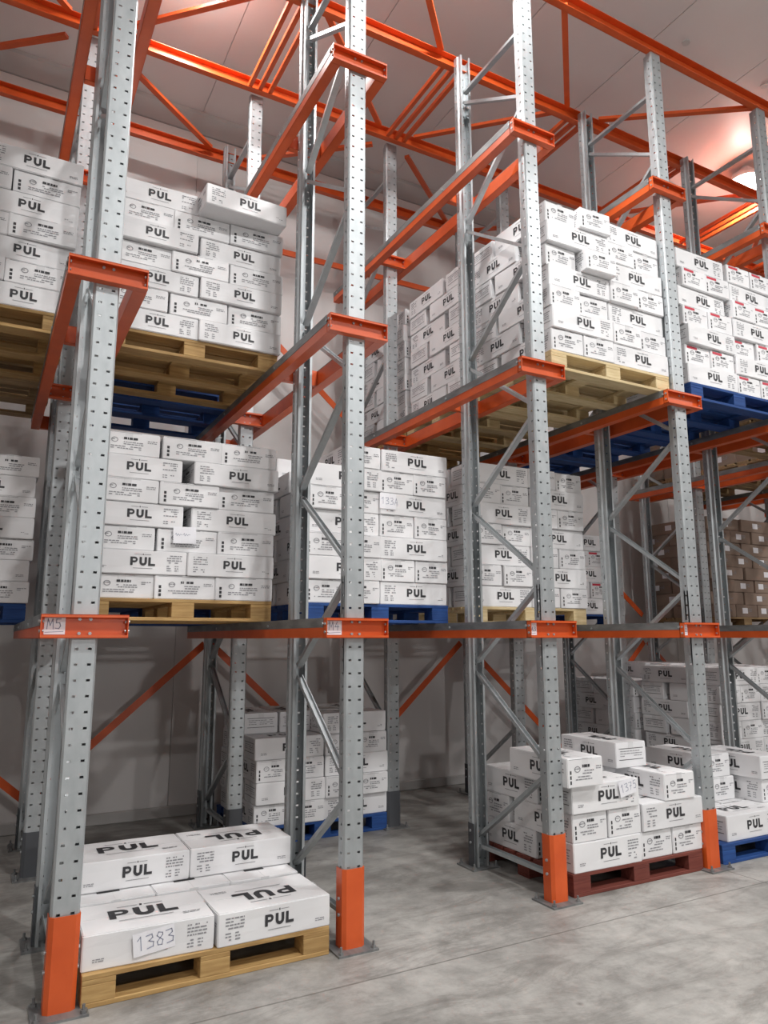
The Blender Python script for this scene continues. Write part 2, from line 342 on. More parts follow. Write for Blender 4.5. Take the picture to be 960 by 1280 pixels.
# top beams along the rack rows
def chan_x(name, y, z0, z1, x0, x1, lab, face=-1):
    b = MB(); t = .006; d = .055
    b.box(x0, x1, y-t/2, y+t/2, z0, z1)
    for z in (z0, z1-t): b.box(x0, x1, min(y, y-face*-d), max(y, y-face*-d), z, z+t)
    return put(name, b.mesh(name, ['orange']), label=lab, cat='beam', group='long orange beams along the top of the racks')
XA, XB = -BW-.4, 8*BW+.4
chan_x('top_beam', .04, ZT+.008, ZT+.125, XA, XB, 'orange top beam nearest the aisle, resting on the front uprights')
chan_x('top_beam', D+.035, ZT-.07, ZT+.045, XA, XB, 'second orange top beam from the aisle, behind the front row of frames')
chan_x('top_beam', D+G-.035, ZT-.0, ZT+.11, XA, XB, 'third orange top beam from the aisle, at front of rear frames')
chan_x('top_beam', 2*D+G+.045, ZT-.12, ZT-.01, XA, XB, 'rearmost orange top beam running close to the back wall')
put('wall_side_beam', (lambda b: (b.box(XA, XB, 3.075, 3.10, 5.62, 5.68), b.mesh('w', ['orange']))[1])(MB()), label='thin orange horizontal bar near the back wall below the top beams', cat='beam')
def bar(name, a, c, w, h, lab, group, parent=None):
    b = MB(); b.prism([(-w/2, -h/2), (w/2, -h/2), (w/2, h/2), (-w/2, h/2)], a, c)
    me = b.mesh(name, ['orange']); return put(name, me, parent, label=lab, cat=None if parent else 'brace', group=group)
y1, y2, y3, zz = D+.07, D+G-.10, 2*D+G-.02, ZT+.03
for i in FR:
    if i < 0: continue
    t = empty('top_tie', (i*BW, y1, zz), f'set of three parallel orange ties over the {ORD[i]} frame line from left', 'tie', 'orange ties joining the top beams')
    for k in (-1, 0, 1):
        b = MB(); b.prism([(-.018, -.02), (.018, -.02), (.018, .02), (-.018, .02)], (k*.095, 0, 0), (k*.095, y2-y1+.03, 0)); put('tie_bar', b.mesh('tie_bar', ['orange']), t)
P = [('a', 2, 0, 3, 1), ('a', 3, 1, 4, 0), ('a', 0, 1, 1, 0), ('a', 1, 0, 2, 1), ('a', 4, 0, 5, 1), ('b', 0, 2, 1, 1), ('b', 1, 1, 2, 2), ('b', 2, 2, 3, 1), ('b', -1, 1, 0, 2), ('b', 3, 1, 4, 2), ('b', 4, 2, 5, 1), ('b', 5, 1, 6, 2),
     ('c', 0, 2, 1, 3), ('c', 2, 2, 3, 3), ('c', 1, 3, 2, 2), ('c', -1, 3, 0, 2), ('c', 4, 2, 5, 3), ('c', 3, 3, 4, 2)]
YY = [.10, D+.0, D+G+.02, 2*D+G-.0]; ZZ = {'a': ZT+.045, 'b': ZT+.085, 'c': ZT-.03}
YO = {('a', 0): .02, ('a', 1): D-.02, ('b', 1): D+.12, ('b', 2): D+G-.11, ('c', 2): D+G+.04, ('c', 3): 2*D+G-.03}
PN = {'a': 'between the two front top beams', 'b': 'between the second and third top beams', 'c': 'between the two rear top beams'}
for (g, i0, r0, i1, r1) in P:
    if i0 > i1: i0, r0, i1, r1 = i1, r1, i0, r0
    nm = f'{ORD[i0]} to {ORD[i1]}' if i0 >= 0 else 'left edge to first'
    bar('plan_brace', (i0*BW+(.42 if r0 == 0 else .2), YO[(g, r0)], ZZ[g]), (i1*BW-(.0 if r1 == 0 else .2), YO[(g, r1)], ZZ[g]), .05, .03, f'diagonal orange roof brace {PN[g]}, {nm} frame', 'diagonal orange braces under the ceiling')
# zigzag bracing on the back plane
yb = 3.07
zig = [(-1, 1.52, 0, .34), (0, .34, 1, 1.56), (1, 1.56, 2, .32), (2, .32, 3, 1.56), (3, 1.56, 4, .32), (4, .32, 5, 1.56), (5, 1.56, 6, .32),
       (1, 5.1, 2, 3.92), (4, 3.0, 5, 1.9), (3, 5.1, 4, 3.92), (2, 3.92, 3, 5.1), (6, 1.9, 7, 3.0)]
for (i0, za, i1, zb) in zig:
    hi = 'high' if max(za, zb) > 4 else 'mid-height' if max(za, zb) > 2 else 'low'
    nm = f'{ORD[i0]} to {ORD[i1]} frame line' if i0 >= 0 else 'left edge to first frame line'
    bar('back_brace', (i0*BW+.03, yb, za), (i1*BW-.03, yb, zb), .008, .062, f'{hi} diagonal orange brace at the back wall, {nm}', 'diagonal orange braces at the back of the racks')

# ------------------------------------------------------------------ pallets
def pallet_meshes():
    r = {}
    for nme, dims in (('deck', (1.2, .098, .022)), ('deck_w', (1.2, .145, .022)), ('stringer', (.145, 1.0, .022)), ('block', (.145, .12, .072)), ('bottom', (1.2, .12, .022))):
        x, y, z = dims
        for mt in ('wood', 'wood_pale', 'wood_old', 'wood_blue', 'wood_red'):
            b = MB(); b.box(-x/2, x/2, -y/2, y/2, 0, z); r[(nme, mt)] = b.mesh('board', [mt], .0025)
    return r
PM = pallet_meshes()
def pallet(x, y, z, mt, label, rz=0., group='pallets', bot=None):
    """x,y = front left corner; 1.2 wide, 1.0 deep"""
    c = (x+.6, y+.5, z); t = empty('pallet', c, label, 'pallet', group, rz)
    for yy in (-.44, 0, .44): put('bottom_board', PM[('bottom', bot or mt)], t, (0, yy, 0))
    for xx in (-.5275, 0, .5275):
        for yy in (-.44, 0, .44): put('block', PM[('block', mt)], t, (xx, yy, .022))
        put('stringer_board', PM[('stringer', mt)], t, (xx, 0, .094))
    for k, yy in enumerate((-.4275, -.285, -.155, 0, .155, .285, .4275)):
        w = 'deck_w' if k in (0, 3, 6) else 'deck'
        put('deck_board', PM[(w, mt)], t, (random.uniform(-.003, .003), yy, .116))
    return t

# ------------------------------------------------------------------ cartons
def pul(b, cx, cz, h, mp, mi=0):
    """bold lettering P U L with a short rule and dot above"""
    w = .27*h; x = cx-1.42*h; 
    # P
    b.quad([mp(x, cz), mp(x+w, cz), mp(x+w, cz+h), mp(x, cz+h)], mi)
    def ring(ox, oz, ro, ri, a0, a1, n, sx=1.):
        for k in range(n):
            t0 = a0+(a1-a0)*k/n; t1 = a0+(a1-a0)*(k+1)/n
            b.quad([mp(ox+ri*math.cos(t0)*sx, oz+ri*math.sin(t0)), mp(ox+ro*math.cos(t0)*sx, oz+ro*math.sin(t0)), mp(ox+ro*math.cos(t1)*sx, oz+ro*math.sin(t1)), mp(ox+ri*math.cos(t1)*sx, oz+ri*math.sin(t1))], mi)
    ro = .33*h; oz = cz+h-ro; ox = x+w+.22*h
    ring(ox, oz, ro, ro-.8*w if ro > .8*w else 0, -PI/2, PI/2, 6)
    for zz in (cz+h-.8*w, cz+h-2*ro): b.quad([mp(x+w, zz), mp(ox, zz), mp(ox, zz+.8*w), mp(x+w, zz+.8*w)], mi)
    # U
    x = cx-.40*h; r = .42*h
    for xx in (x, x+2*r-w): b.quad([mp(xx, cz+r), mp(xx+w, cz+r), mp(xx+w, cz+h), mp(xx, cz+h)], mi)
    ring(x+r, cz+r, r, r-w, PI, 2*PI, 8)
    # L
    x = cx+.60*h
    b.quad([mp(x, cz), mp(x+w, cz), mp(x+w, cz+h), mp(x, cz+h)], mi); b.quad([mp(x+w, cz), mp(x+.78*h, cz), mp(x+.78*h, cz+w*.9), mp(x+w, cz+w*.9)], mi)
    # rules
    for xa, xb in ((-1., -.15), (.12, .9)): b.quad([mp(cx+xa*h, cz+1.28*h), mp(cx+xb*h, cz+1.28*h), mp(cx+xb*h, cz+1.33*h), mp(cx+xa*h, cz+1.33*h)], 1)
    b.quad([mp(cx-.06*h, cz+1.22*h), mp(cx+.04*h, cz+1.22*h), mp(cx+.04*h, cz+1.40*h), mp(cx-.06*h, cz+1.40*h)], mi)
    b.quad([mp(cx-1.1*h, cz-.33*h), mp(cx+1.1*h, cz-.33*h), mp(cx+1.1*h, cz-.28*h), mp(cx-1.1*h, cz-.28*h)], 1)
def lines(b, x0, x1, z0, z1, n, mp, rnd, mi=1, th=.45):
    """a block of small print"""
    p = (z1-z0)/n
    for k in range(n):
        z = z1-(k+.5)*p; x = x0
        while x < x1-.004:
            w = rnd.uniform(.006, .03); xe = min(x1, x+w)
            if rnd.random() < .86: b.quad([mp(x, z), mp(xe, z), mp(xe, z+p*th), mp(x, z+p*th)], mi)
            x = xe+.004
def carton_mesh(L, Wd, H, seed, kind, lid=True):
    rnd = random.Random(seed); b = MB(); b.box(-L/2, L/2, -Wd/2, Wd/2, 0, H)
    me = bpy.data.meshes.new('carton'); me.from_pydata(b.v, [], b.f)
    bm = bmesh.new(); bm.from_mesh(me)
    bmesh.ops.subdivide_edges(bm, edges=bm.edges[:], cuts=2, use_grid_fill=True)
    for v in bm.verts:   # soft, slightly crushed card
        x, y, z = v.co; ex = abs(abs(x)-L/2) < 1e-4; ey = abs(abs(y)-Wd/2) < 1e-4; ez = abs(z) < 1e-4 or abs(z-H) < 1e-4
        n = ex+ey+ez
        if n == 1:
            q = .0022
            if ex: v.co.x -= math.copysign(rnd.uniform(0, q), x)
            if ey: v.co.y -= math.copysign(rnd.uniform(0, q), y)
            if ez and z > H/2: v.co.z -= rnd.uniform(0, .003)
        elif n == 2 and z > H/2: v.co.z -= rnd.uniform(0, .0015)
        elif n == 3: v.co.x -= math.copysign(rnd.uniform(0, .002), x); v.co.y -= math.copysign(rnd.uniform(0, .002), y)
    ed = [e for e in bm.edges if e.is_manifold and e.calc_face_angle(0) > .8]
    bmesh.ops.bevel(bm, geom=ed, offset=.0045, segments=2, affect='EDGES', clamp_overlap=True)
    bmesh.ops.recalc_face_normals(bm, faces=bm.faces[:]); bm.to_mesh(me); bm.free()
    me.materials.append(M['kraft' if kind == 'brown' else 'carton'])
    # printing
    p = MB(); o = .0012; p.keepn = True
    F1 = lambda u, v: (u, -Wd/2-o, v); F2 = lambda u, v: (-u, Wd/2+o, v)
    E1 = lambda u, v: (L/2+o, u, v); E2 = lambda u, v: (-L/2-o, -u, v); TP = lambda u, v: (u, v, H+o*.6)
    h = H*.36
    if kind == 'brown':
        for f, s in ((F1, L), (F2, L), (E1, Wd), (E2, Wd)):
            x = rnd.uniform(-s*.25, s*.2); p.quad([f(x-.05, H*.3), f(x+.05, H*.3), f(x+.05, H*.75), f(x-.05, H*.75)], 2)
            lines(p, x+.06, x+.13, H*.4, H*.7, 3, f, rnd)
    else:
        for f in (F1, F2):
            pul(p, .02, H*.36, h, f)
            if f is F1: bx, sx = L*.36, -L*.42
            else: bx, sx = -L*.36, L*.36
            lines(p, bx-.045, bx+.05, H*.45, H*.84, 4, f, rnd); 
            lines(p, bx-.045, bx-.015, H*.12, H*.40, 3, f, rnd); lines(p, bx+.005, bx+.03, H*.12, H*.40, 3, f, rnd)
            lines(p, sx, sx+.05, H*.20, H*.32, 2, f, rnd)
        for zz in (.30, .74): p.quad([E2(-Wd*.40, H*zz), E2(Wd*.40, H*zz), E2(Wd*.40, H*(zz+.022)), E2(-Wd*.40, H*(zz+.022))], 0)
        lines(p, -Wd*.36, Wd*.36, H*.40, H*.68, 3, E2, rnd, 1, .3)
        for f in (E1, ):
            if kind == 'red': p.quad([f(-Wd*.42, H*.80), f(Wd*-.02, H*.80), f(Wd*-.02, H*.93), f(-Wd*.42, H*.93)], 3)
            for k in range(3): p.quad([f(-Wd*.43, H*(.12+.17*k)), f(-Wd*.39, H*(.12+.17*k)), f(-Wd*.39, H*(.24+.17*k)), f(-Wd*.43, H*(.24+.17*k))], 0)
            cx, cz, r = -Wd*.22, H*.62, H*.14
            for k in range(12):
                a0, a1 = 2*PI*k/12, 2*PI*(k+1)/12
                p.quad([f(cx+r*.8*math.cos(a0), cz+r*.6*math.sin(a0)), f(cx+r*math.cos(a0), cz+r*.8*math.sin(a0)), f(cx+r*math.cos(a1), cz+r*.8*math.sin(a1)), f(cx+r*.8*math.cos(a1), cz+r*.6*math.sin(a1))], 1)
            lines(p, cx-r, cx+r, cz-.006, cz+.006, 1, f, rnd)
            lines(p, -Wd*.08, Wd*.14, H*.60, H*.74, 1, f, rnd, 0, .7)
            lines(p, -Wd*.08, Wd*.24, H*.40, H*.58, 2, f, rnd)
            lines(p, -Wd*.28, Wd*.20, H*.20, H*.38, 2, f, rnd)
            lines(p, Wd*.30, Wd*.45, H*.55, H*.70, 2, f, rnd)
            p.quad([f(-Wd*.44, H*.955), f(Wd*.2, H*.955), f(Wd*.2, H*.968), f(-Wd*.44, H*.968)], 1)
        pul(p, 0, -Wd*.10, min(.115, Wd*.32), TP)
        lines(p, L*.28, L*.42, -Wd*.3, -Wd*.22, 2, TP, rnd)
    pm = p.mesh('lettering', ['ink', 'grey_ink', 'paper', 'red_ink'])
    tb = MB(); tb.box(-L/2+.004, L/2-.004, -.0015, .0015, H-.001, H+.0002); 
    for s in (-1, 1):
        for k in (0, ): tb.box(s*L/2-.0006, s*L/2+.0006, -.024, .024, H-.045, H+.0004) 
    tm = tb.mesh('packing_tape', ['tape'])
    return me, pm, tm
KIND = {'A': (.597, .397, .152, 'plain'), 'B': (.597, .297, .1675, 'plain'), 'Bs': (.598, .298, .178, 'plain'), 'R': (.597, .297, .1675, 'red'), 'K': (.598, .398, .150, 'brown')}
CM = {k: [carton_mesh(*v[:3], 11*j+ord(k[0]), v[3]) for j in range(3)] for k, v in KIND.items()}
CART = []
LAYN = ['bottom', 'second', 'third', 'fourth', 'fifth', 'sixth', 'seventh', 'eighth', 'ninth', 'tenth']
def carton(kind, x, y, z, rz, label, group, jit=1.):
    """x,y = centre of the base"""
    j = random.randrange(3); me, pm, tm = CM[kind][j]
    o = put('carton', me, None, (x+random.uniform(-.009, .009)*jit, y+random.uniform(-.022, .012)*jit, z), rz+random.uniform(-.02, .02)*jit,
            label, 'box', group)
    put('lettering', pm, o); 
    if kind != 'K': put('packing_tape', tm, o)
    CART.append((o, KIND[kind], kind)); return o
def layer_boxes(kind, pattern, half=None):
    """(dx,dy,rotz quarter turns,position words) relative to the pallet's front left corner"""
    if kind in ('A', 'K'):
        if pattern == 'S': return [(.2+.4*k, .30, -1, ('front left', 'front middle', 'front right')[k]) for k in range(3)]+[(.3+.6*k, .80, 0, ('rear left', 'rear right')[k]) for k in range(2)]
        return [(.3+.6*k, .20, 2*(k % 2), ('front left', 'front right')[k]) for k in range(2)]+[(.2+.4*k, .70, 1, ('rear left', 'rear middle', 'rear right')[k]) for k in range(3)]
    o = .6*half; s = ('left', 'right')[half]
    if pattern == 'P': return [(o+.3, .15, 2*(half % 2), 'front '+s+' long side')]+[(o+.15+.3*k, .65, 1, 'rear '+(('outer ', 'inner ')[k ^ half])+s) for k in range(2)]
    return [(o+.15+.3*k, .30, -1, 'front '+(('outer ', 'inner ')[k ^ half])+s) for k in range(2)]+[(o+.3, .80, 0, 'rear '+s)]
def stack(kind, x, y, z, rows, where, first='S', rowsR=None, firstR=None, jit=1., skip=(), tw={}):
    H = KIND[kind][2]; g = 'cartons on the '+where
    col = 'brown carton' if kind == 'K' else 'white carton'
    def lay(k, total, boxes, fix=''):
        for (dx, dy, q, pos) in boxes:
            if (k, pos) in skip: continue
            n = 'top' if k == total-1 else LAYN[k]
            nm = f'{col}, {n} layer {pos}, {where}'
            if kind in ('A', 'K') and len(boxes) == 5 and boxes[0][3] == 'front left' and abs(dx-.3) < .01: dx -= random.choice((.0, .012, .03))
            tx, ty, tr = tw.get((k, pos), (0, 0, 0)); dx += tx; dy += ty
            carton(kind, x+dx, y+dy, z+k*(H+.0020), q*PI/2+tr, nm, g, jit)
    sw = {'S': 'L', 'L': 'S', 'P': 'Q', 'Q': 'P'}
    if kind in ('A', 'K'):
        p = first
        for k in range(rows): lay(k, rows, layer_boxes(kind, p)); p = sw[p]
    else:
        for half, (r, p) in enumerate(((rows, first), (rowsR or rows, firstR or sw[first]))):
            for k in range(r): lay(k, r, layer_boxes(kind, p, half)); p = sw[p]
PT = .1385       # pallet top above its base
def note(txt, loc, w, h, label, size, tilt=0., face='y', grp=None):
    b = MB(); ca, sa = math.cos(tilt), math.sin(tilt)
    mp = lambda u, v: (u*ca-v*sa, -.0022, u*sa+v*ca)
    i = [(-w/2, -h/2), (w/2, -h/2), (w/2, h/2), (-w/2, h/2)]
    n = 6
    for k in range(n):
        u0, u1 = -w/2+w*k/n, -w/2+w*(k+1)/n; q = lambda u, v: (mp(u, v)[0], -.0012-.0008*math.sin(u*60), mp(u, v)[2])
        b.quad([q(u0, -h/2), q(u1, -h/2), q(u1, h/2), q(u0, h/2)])
    write(b, txt, -w/2+w*.08, -size*.45, size, size*.07, mp, 1)
    b.keepn = True; me = b.mesh('paper_note', ['paper', 'pen'])
    return put('paper_note', me, None, loc, 0, label, 'note')

Z1, Z2 = LV[0]+AH+.0005, LV[1]+AH+.0005
# --- floor, second bay: plain wooden pallet with a few cartons
pallet(.08, 0.0, 0, 'wood', 'plain wooden pallet on the floor at lower left, nearest the camera', .012)
w = 'low wooden pallet at lower left'
g = 'cartons on the '+w
carton('A', .385, .215, PT, -.03, 'white carton with note 1383, front left on '+w, g, 0)
carton('A', .985, .20, PT, PI+.02, 'white carton with black letters, front right on '+w, g, 0)
for k, n in enumerate(('left', 'middle', 'right')): carton('A', .285+.4*k, .75, PT, PI/2, f'white carton, bottom layer rear {n}, mostly covered, on '+w, g, .5)
carton('A', .40, .80, PT+.1545, -.01, 'white carton, upper layer left, on '+w, g, 0)
carton('A', 1.00, .80, PT+.1545, PI-.005, 'white carton, upper layer right, on '+w, g, 0)
note('1383', (.395, .0125, PT+.085), .19, .10, 'white paper note with handwritten 1383 on front left carton at lower left', .058, .10)
pallet(.15, 1.13, 0, 'wood_old', 'empty wooden pallet on the floor behind the low wooden pallet')
# --- floor, third bay: blue pallet at the back
pallet(1.56, 2.08, 0, 'wood_blue', 'blue pallet on the floor by the back wall, behind second post')
stack('B', 1.57, 2.09, PT, 4, 'blue floor pallet by the back wall', 'Q', 5, 'P', skip=())
carton('B', 1.72, 2.70, PT+4*.1698, PI/2, 'white carton, fifth layer outer rear left, blue floor pallet by the back wall', 'cartons on the blue floor pallet by the back wall')
carton('B', 2.03, 2.70, PT+4*.1698, PI/2, 'white carton, fifth layer inner rear left, blue floor pallet by the back wall', 'cartons on the blue floor pallet by the back wall')
# --- floor, fourth bay: red-brown pallet
pallet(2.97, 0.02, 0, 'wood_red', 'red-brown painted pallet on the floor between third and fourth posts', .0)
w = 'red-brown floor pallet'; g = 'cartons on the '+w; H = .1788; z = PT
def c(x, y, k, rz, lab, kk='Bs', j=.5): return carton(kk, x, y, z+k*H, rz, 'white carton, '+lab+', '+w, g, j)
c(3.285, .17, 0, 0, 'bottom layer front left'); c(3.74, .33, 0, -PI/2, 'bottom layer front inner right'); c(4.045, .33, 0, -PI/2, 'bottom layer front outer right')
c(3.135, .69, 0, PI/2*-1, 'bottom layer rear outer left'); c(3.445, .69, 0, PI/2, 'bottom layer rear inner left'); c(3.89, .83, 0, 0, 'bottom layer rear right')
c(3.135, .33, 1, -PI/2, 'second layer front outer left'); c(3.44, .33, 1, -PI/2, 'second layer front inner left'); c(3.90, .17, 1, PI, 'second layer front right')
c(3.285, .83, 1, PI, 'second layer rear left'); c(3.74, .67, 1, PI/2, 'second layer rear inner right'); c(4.045, .67, 1, PI/2, 'second layer rear outer right')
c(3.27, .16, 2, 0.01, 'third layer front left under note'); c(3.135, .66, 2, -PI/2, 'third layer rear outer left'); c(3.445, .66, 2, -PI/2, 'third layer rear inner left')
c(3.98, .315, 2, -PI/2-.02, 'third layer right, end to the aisle'); c(3.70, .78, 2, -PI/2, 'third layer rear inner right, set back')
c(3.045, .25, 3, -PI/2-.02, 'topmost at left post'); c(3.86, .62, 3, PI/2-.03, 'topmost at right, set back')
note('1375', (3.45, -.006, z+2*H+.13), .15, .10, 'white paper note with handwritten 1375 on red-brown pallet cartons', .05, .18)
# --- floor, fifth bay: blue pallet at the right edge
pallet(4.38, 0.02, 0, 'wood_blue', 'blue pallet on the floor at right edge, beside fourth post')
w = 'blue floor pallet at right edge'; g = 'cartons on the '+w
c(4.78, .20, 0, 0, 'bottom layer front left'); c(5.36, .20, 0, 0, 'bottom layer front right'); c(4.68, .66, 0, -PI/2, 'bottom layer rear left'); c(5.0, .66, 0, -PI/2, 'bottom layer rear middle'); c(5.36, .68, 0, -PI/2, 'bottom layer rear right')
c(5.285, .50, 1, -PI/2, 'second layer right', 'Bs'); c(4.95, .72, 1, -PI/2, 'second layer rear middle'); c(4.62, .72, 1, -PI/2, 'second layer rear left')
c(5.26, .49, 2, PI/2, 'top layer right, end to the aisle'); c(4.93, .74, 2, -PI/2, 'top layer middle, set back')
# --- floor, sixth bay, two stacks deep
pallet(5.80, 1.06, 0, 'wood_blue', 'blue pallet under tall floor stack behind the right-edge pallet')
stack('B', 5.82, 1.06, PT, 7, 'tall floor stack behind right-edge pallet', 'P', 7, 'Q')
pallet(5.80, 2.12, 0, 'wood_red', 'red-brown pallet under the rearmost dark floor stack at right')
stack('B', 5.82, 2.12, PT, 6, 'rearmost floor stack at right', 'P', 7, 'P')
# --- lower shelf
pallet(.11, 1.08, Z1, 'wood', 'wooden pallet on the lower shelf at left, just right of first post', group='pallets on the lower shelf')
stack('A', .125, 1.095, Z1+PT, 7, 'wooden pallet, lower shelf, left', 'S', tw={(5, 'front left'): (-.035, 0, 0), (3, 'front left'): (-.03, 0, 0), (5, 'front right'): (.025, -.01, 0), (3, 'front right'): (.01, 0, 0), (6, 'front middle'): (.015, -.02, 0)})
note('~~', (.70, 1.078, Z1+PT+.42), .15, .11, 'small scribbled paper note on the lower shelf cartons at left', .035, .03)
pallet(.11, 2.12, Z1, 'wood_blue', 'blue pallet on lower shelf behind left wooden pallet', group='pallets on the lower shelf')
pallet(1.56, 1.08, Z1, 'wood_blue', 'blue pallet on the lower shelf at centre, behind second post', group='pallets on the lower shelf')
stack('B', 1.56, 1.075, Z1+PT, 7, 'blue pallet, lower shelf, centre', 'Q', 7, 'P', skip=((6, 'front outer left'),))
note('133A', (2.22, 1.068, Z1+PT+.78), .14, .12, 'paper note with handwritten number on lower shelf cartons at centre', .05, -.02)
pallet(1.56, 2.12, Z1, 'wood', 'wooden pallet behind the centre blue pallet, lower shelf', group='pallets on the lower shelf')
stack('B', 1.56, 2.12, Z1+PT, 7, 'rear stack, lower shelf, centre', 'P')
pallet(2.98, 1.06, Z1, 'wood_pale', 'pale wooden pallet on the lower shelf between third and fourth posts', group='pallets on the lower shelf')
stack('B', 2.99, 1.06, Z1+PT, 7, 'pale pallet, lower shelf, right of centre', 'P', 7, 'Q')
pallet(-1.36, 2.12, Z1, 'wood_blue', 'blue pallet on the lower shelf at far left edge', group='pallets on the lower shelf')
stack('A', -1.35, 2.12, Z1+PT, 7, 'blue pallet, lower shelf, far left', 'S')
pallet(4.38, 2.10, Z1, 'wood_blue', 'blue pallet half hidden on lower shelf right of fourth post', group='pallets on the lower shelf')
stack('R', 4.35, 2.11, Z1+PT, 5, 'half hidden blue pallet, lower shelf, right', 'P', 5, 'P')
pallet(7.21, 2.10, Z1, 'wood_old', 'wooden pallet under shaded brown cartons on lower shelf, right', group='pallets on the lower shelf')
stack('K', 7.22, 2.12, Z1+PT, 8, 'lower shelf, far right', 'S')
# --- upper shelf
pallet(-1.30, 1.08, Z2, 'wood', 'wooden pallet on the upper shelf at far left edge', group='pallets on the upper shelf')
stack('A', -1.28, 1.08, Z2+PT, 7, 'wooden pallet, upper shelf, far left', 'L')
pallet(-1.30, 2.13, Z2, 'wood_old', 'old wooden pallet, upper shelf, behind the far left one', group='pallets on the upper shelf')
pallet(.11, 1.08, Z2, 'wood', 'wooden pallet on the upper shelf between first and second posts', group='pallets on the upper shelf')
stack('A', .125, 1.06, Z2+PT, 7, 'wooden pallet, upper shelf, left of centre', 'L', tw={(6, 'front right'): (-.035, -.16, .03), (4, 'front left'): (0, -.03, 0)})
pallet(.11, 2.13, Z2, 'wood_blue', 'blue pallet seen from below, upper shelf, left of centre', group='pallets on the upper shelf')
w = 'pale front pallet, upper shelf'
pallet(2.98, .03, Z2, 'wood_pale', 'pale wooden pallet at front of upper shelf, right of third post', group='pallets on the upper shelf')
stack('B', 2.99, .05, Z2+PT, 7, w, 'Q', 7, 'P', jit=1.3, tw={(4, 'front inner left'): (.02, -.09, 0), (6, 'front inner left'): (.02, -.06, -.02), (4, 'front outer left'): (-.01, .02, 0), (1, 'front left long side'): (0, -.03, 0)})
pallet(2.98, 1.07, Z2, 'wood_pale', 'pale wooden pallet, second deep on upper shelf, right of third post', group='pallets on the upper shelf')
stack('B', 2.99, 1.07, Z2+PT, 7, 'second pallet deep, upper shelf, centre', 'P')
pallet(2.98, 2.11, Z2, 'wood', 'wooden pallet deepest on upper shelf, right of third post', group='pallets on the upper shelf')
stack('B', 2.99, 2.12, Z2+PT, 7, 'deepest pallet, upper shelf, centre', 'Q')
pallet(4.42, .02, Z2, 'wood_blue', 'blue pallet on upper shelf at right edge, right of fourth post', group='pallets on the upper shelf')
stack('R', 4.43, .04, Z2+PT, 7, 'blue pallet, upper shelf, right edge', 'P', 7, 'Q', jit=1.3, tw={(4, 'front left long side'): (-.03, .02, 0), (6, 'front left long side'): (-.03, 0, 0)})
pallet(4.42, 1.07, Z2, 'wood_blue', 'second blue pallet deep, upper shelf, right of fourth post', group='pallets on the upper shelf')
pallet(4.42, 2.12, Z2, 'wood_blue', 'deepest blue pallet, upper shelf, right of fourth post', group='pallets on the upper shelf')
pallet(5.80, .05, Z2, 'wood_old', 'old wooden pallet with brown cartons, upper shelf, right edge', group='pallets on the upper shelf')
stack('K', 5.81, .05, Z2+PT, 6, 'upper shelf front, right edge', 'S')
for q, yy in enumerate((1.08, 2.12)):
    pallet(7.21, yy, Z2, 'wood_old', ('old wooden pallet under brown cartons, upper shelf, middle depth, far right', 'old wooden pallet under brown cartons, upper shelf, deepest, far right')[q], group='pallets on the upper shelf')
    stack('K', 7.22, yy, Z2+PT, 6, ('upper shelf middle depth, far right', 'upper shelf deepest, far right')[q], 'S')

# ------------------------------------------------------------------ lamps
b = MB(); b.box(-.10, .10, -.10, .10, -.05, 0); b.cyl((0, 0, -.09), .11, .04, n=20); b.cyl((0, 0, -.125), .19, .035, n=24); HOUS = b.mesh('lamp_housing', ['lamp_body'])
b = MB(); pr = [(.175, -.1255), (.17, -.17), (.14, -.21), (.08, -.235)]; n = 20
for (r0, z0), (r1, z1) in zip(pr, pr[1:]):
    for k in range(n):
        a0, a1 = 2*PI*k/n, 2*PI*(k+1)/n; b.quad([(r0*math.cos(a0), r0*math.sin(a0), z0), (r0*math.cos(a1), r0*math.sin(a1), z0), (r1*math.cos(a1), r1*math.sin(a1), z1), (r1*math.cos(a0), r1*math.sin(a0), z1)])
b.quad([(.08*math.cos(2*PI*k/n), .08*math.sin(2*PI*k/n), -.235) for k in range(n)]); DIFF = b.mesh('lamp_diffuser', ['lamp'])
for k, (x, y, wt) in enumerate(LAMPS):
    lab = 'glowing ceiling lamp at right above the racks' if k == 4 else f'ceiling lamp outside the frame, {ORD[k]} fitting'
    drop = .06 if k == 4 else 0.
    t = empty('ceiling_lamp', (x, y, ZC-drop), lab, 'lamp', 'ceiling lamps')
    if drop: b = MB(); b.cyl((0, 0, -.01), .012, drop+.01, n=8); b.cyl((0, 0, drop-.02), .05, .02, n=12); put('hanging_rod', b.mesh('hanging_rod', ['lamp_body']), t)
    put('housing', HOUS, t); put('diffuser', DIFF, t)
    over = k in (4, 5, 6, 9)
    ld = bpy.data.lights.new('lamp_light', 'AREA'); ld.energy = wt*(.72 if over else 1); ld.color = (1, .99, .975)
    ld.shape = 'DISK'; ld.size = .34
    lo = bpy.data.objects.new('lamp_light', ld); C.objects.link(lo); lo.parent = t; lo.location = (0, 0, -.242)
    if over and k != 9:    # the bowl also throws some light sideways and up to the ceiling
        lp = bpy.data.lights.new('lamp_glow', 'POINT'); lp.energy = wt*.11; lp.color = (1, .96, .92); lp.shadow_soft_size = .09
        lo = bpy.data.objects.new('lamp_glow', lp); C.objects.link(lo); lo.parent = t; lo.location = (0, 0, -.36)
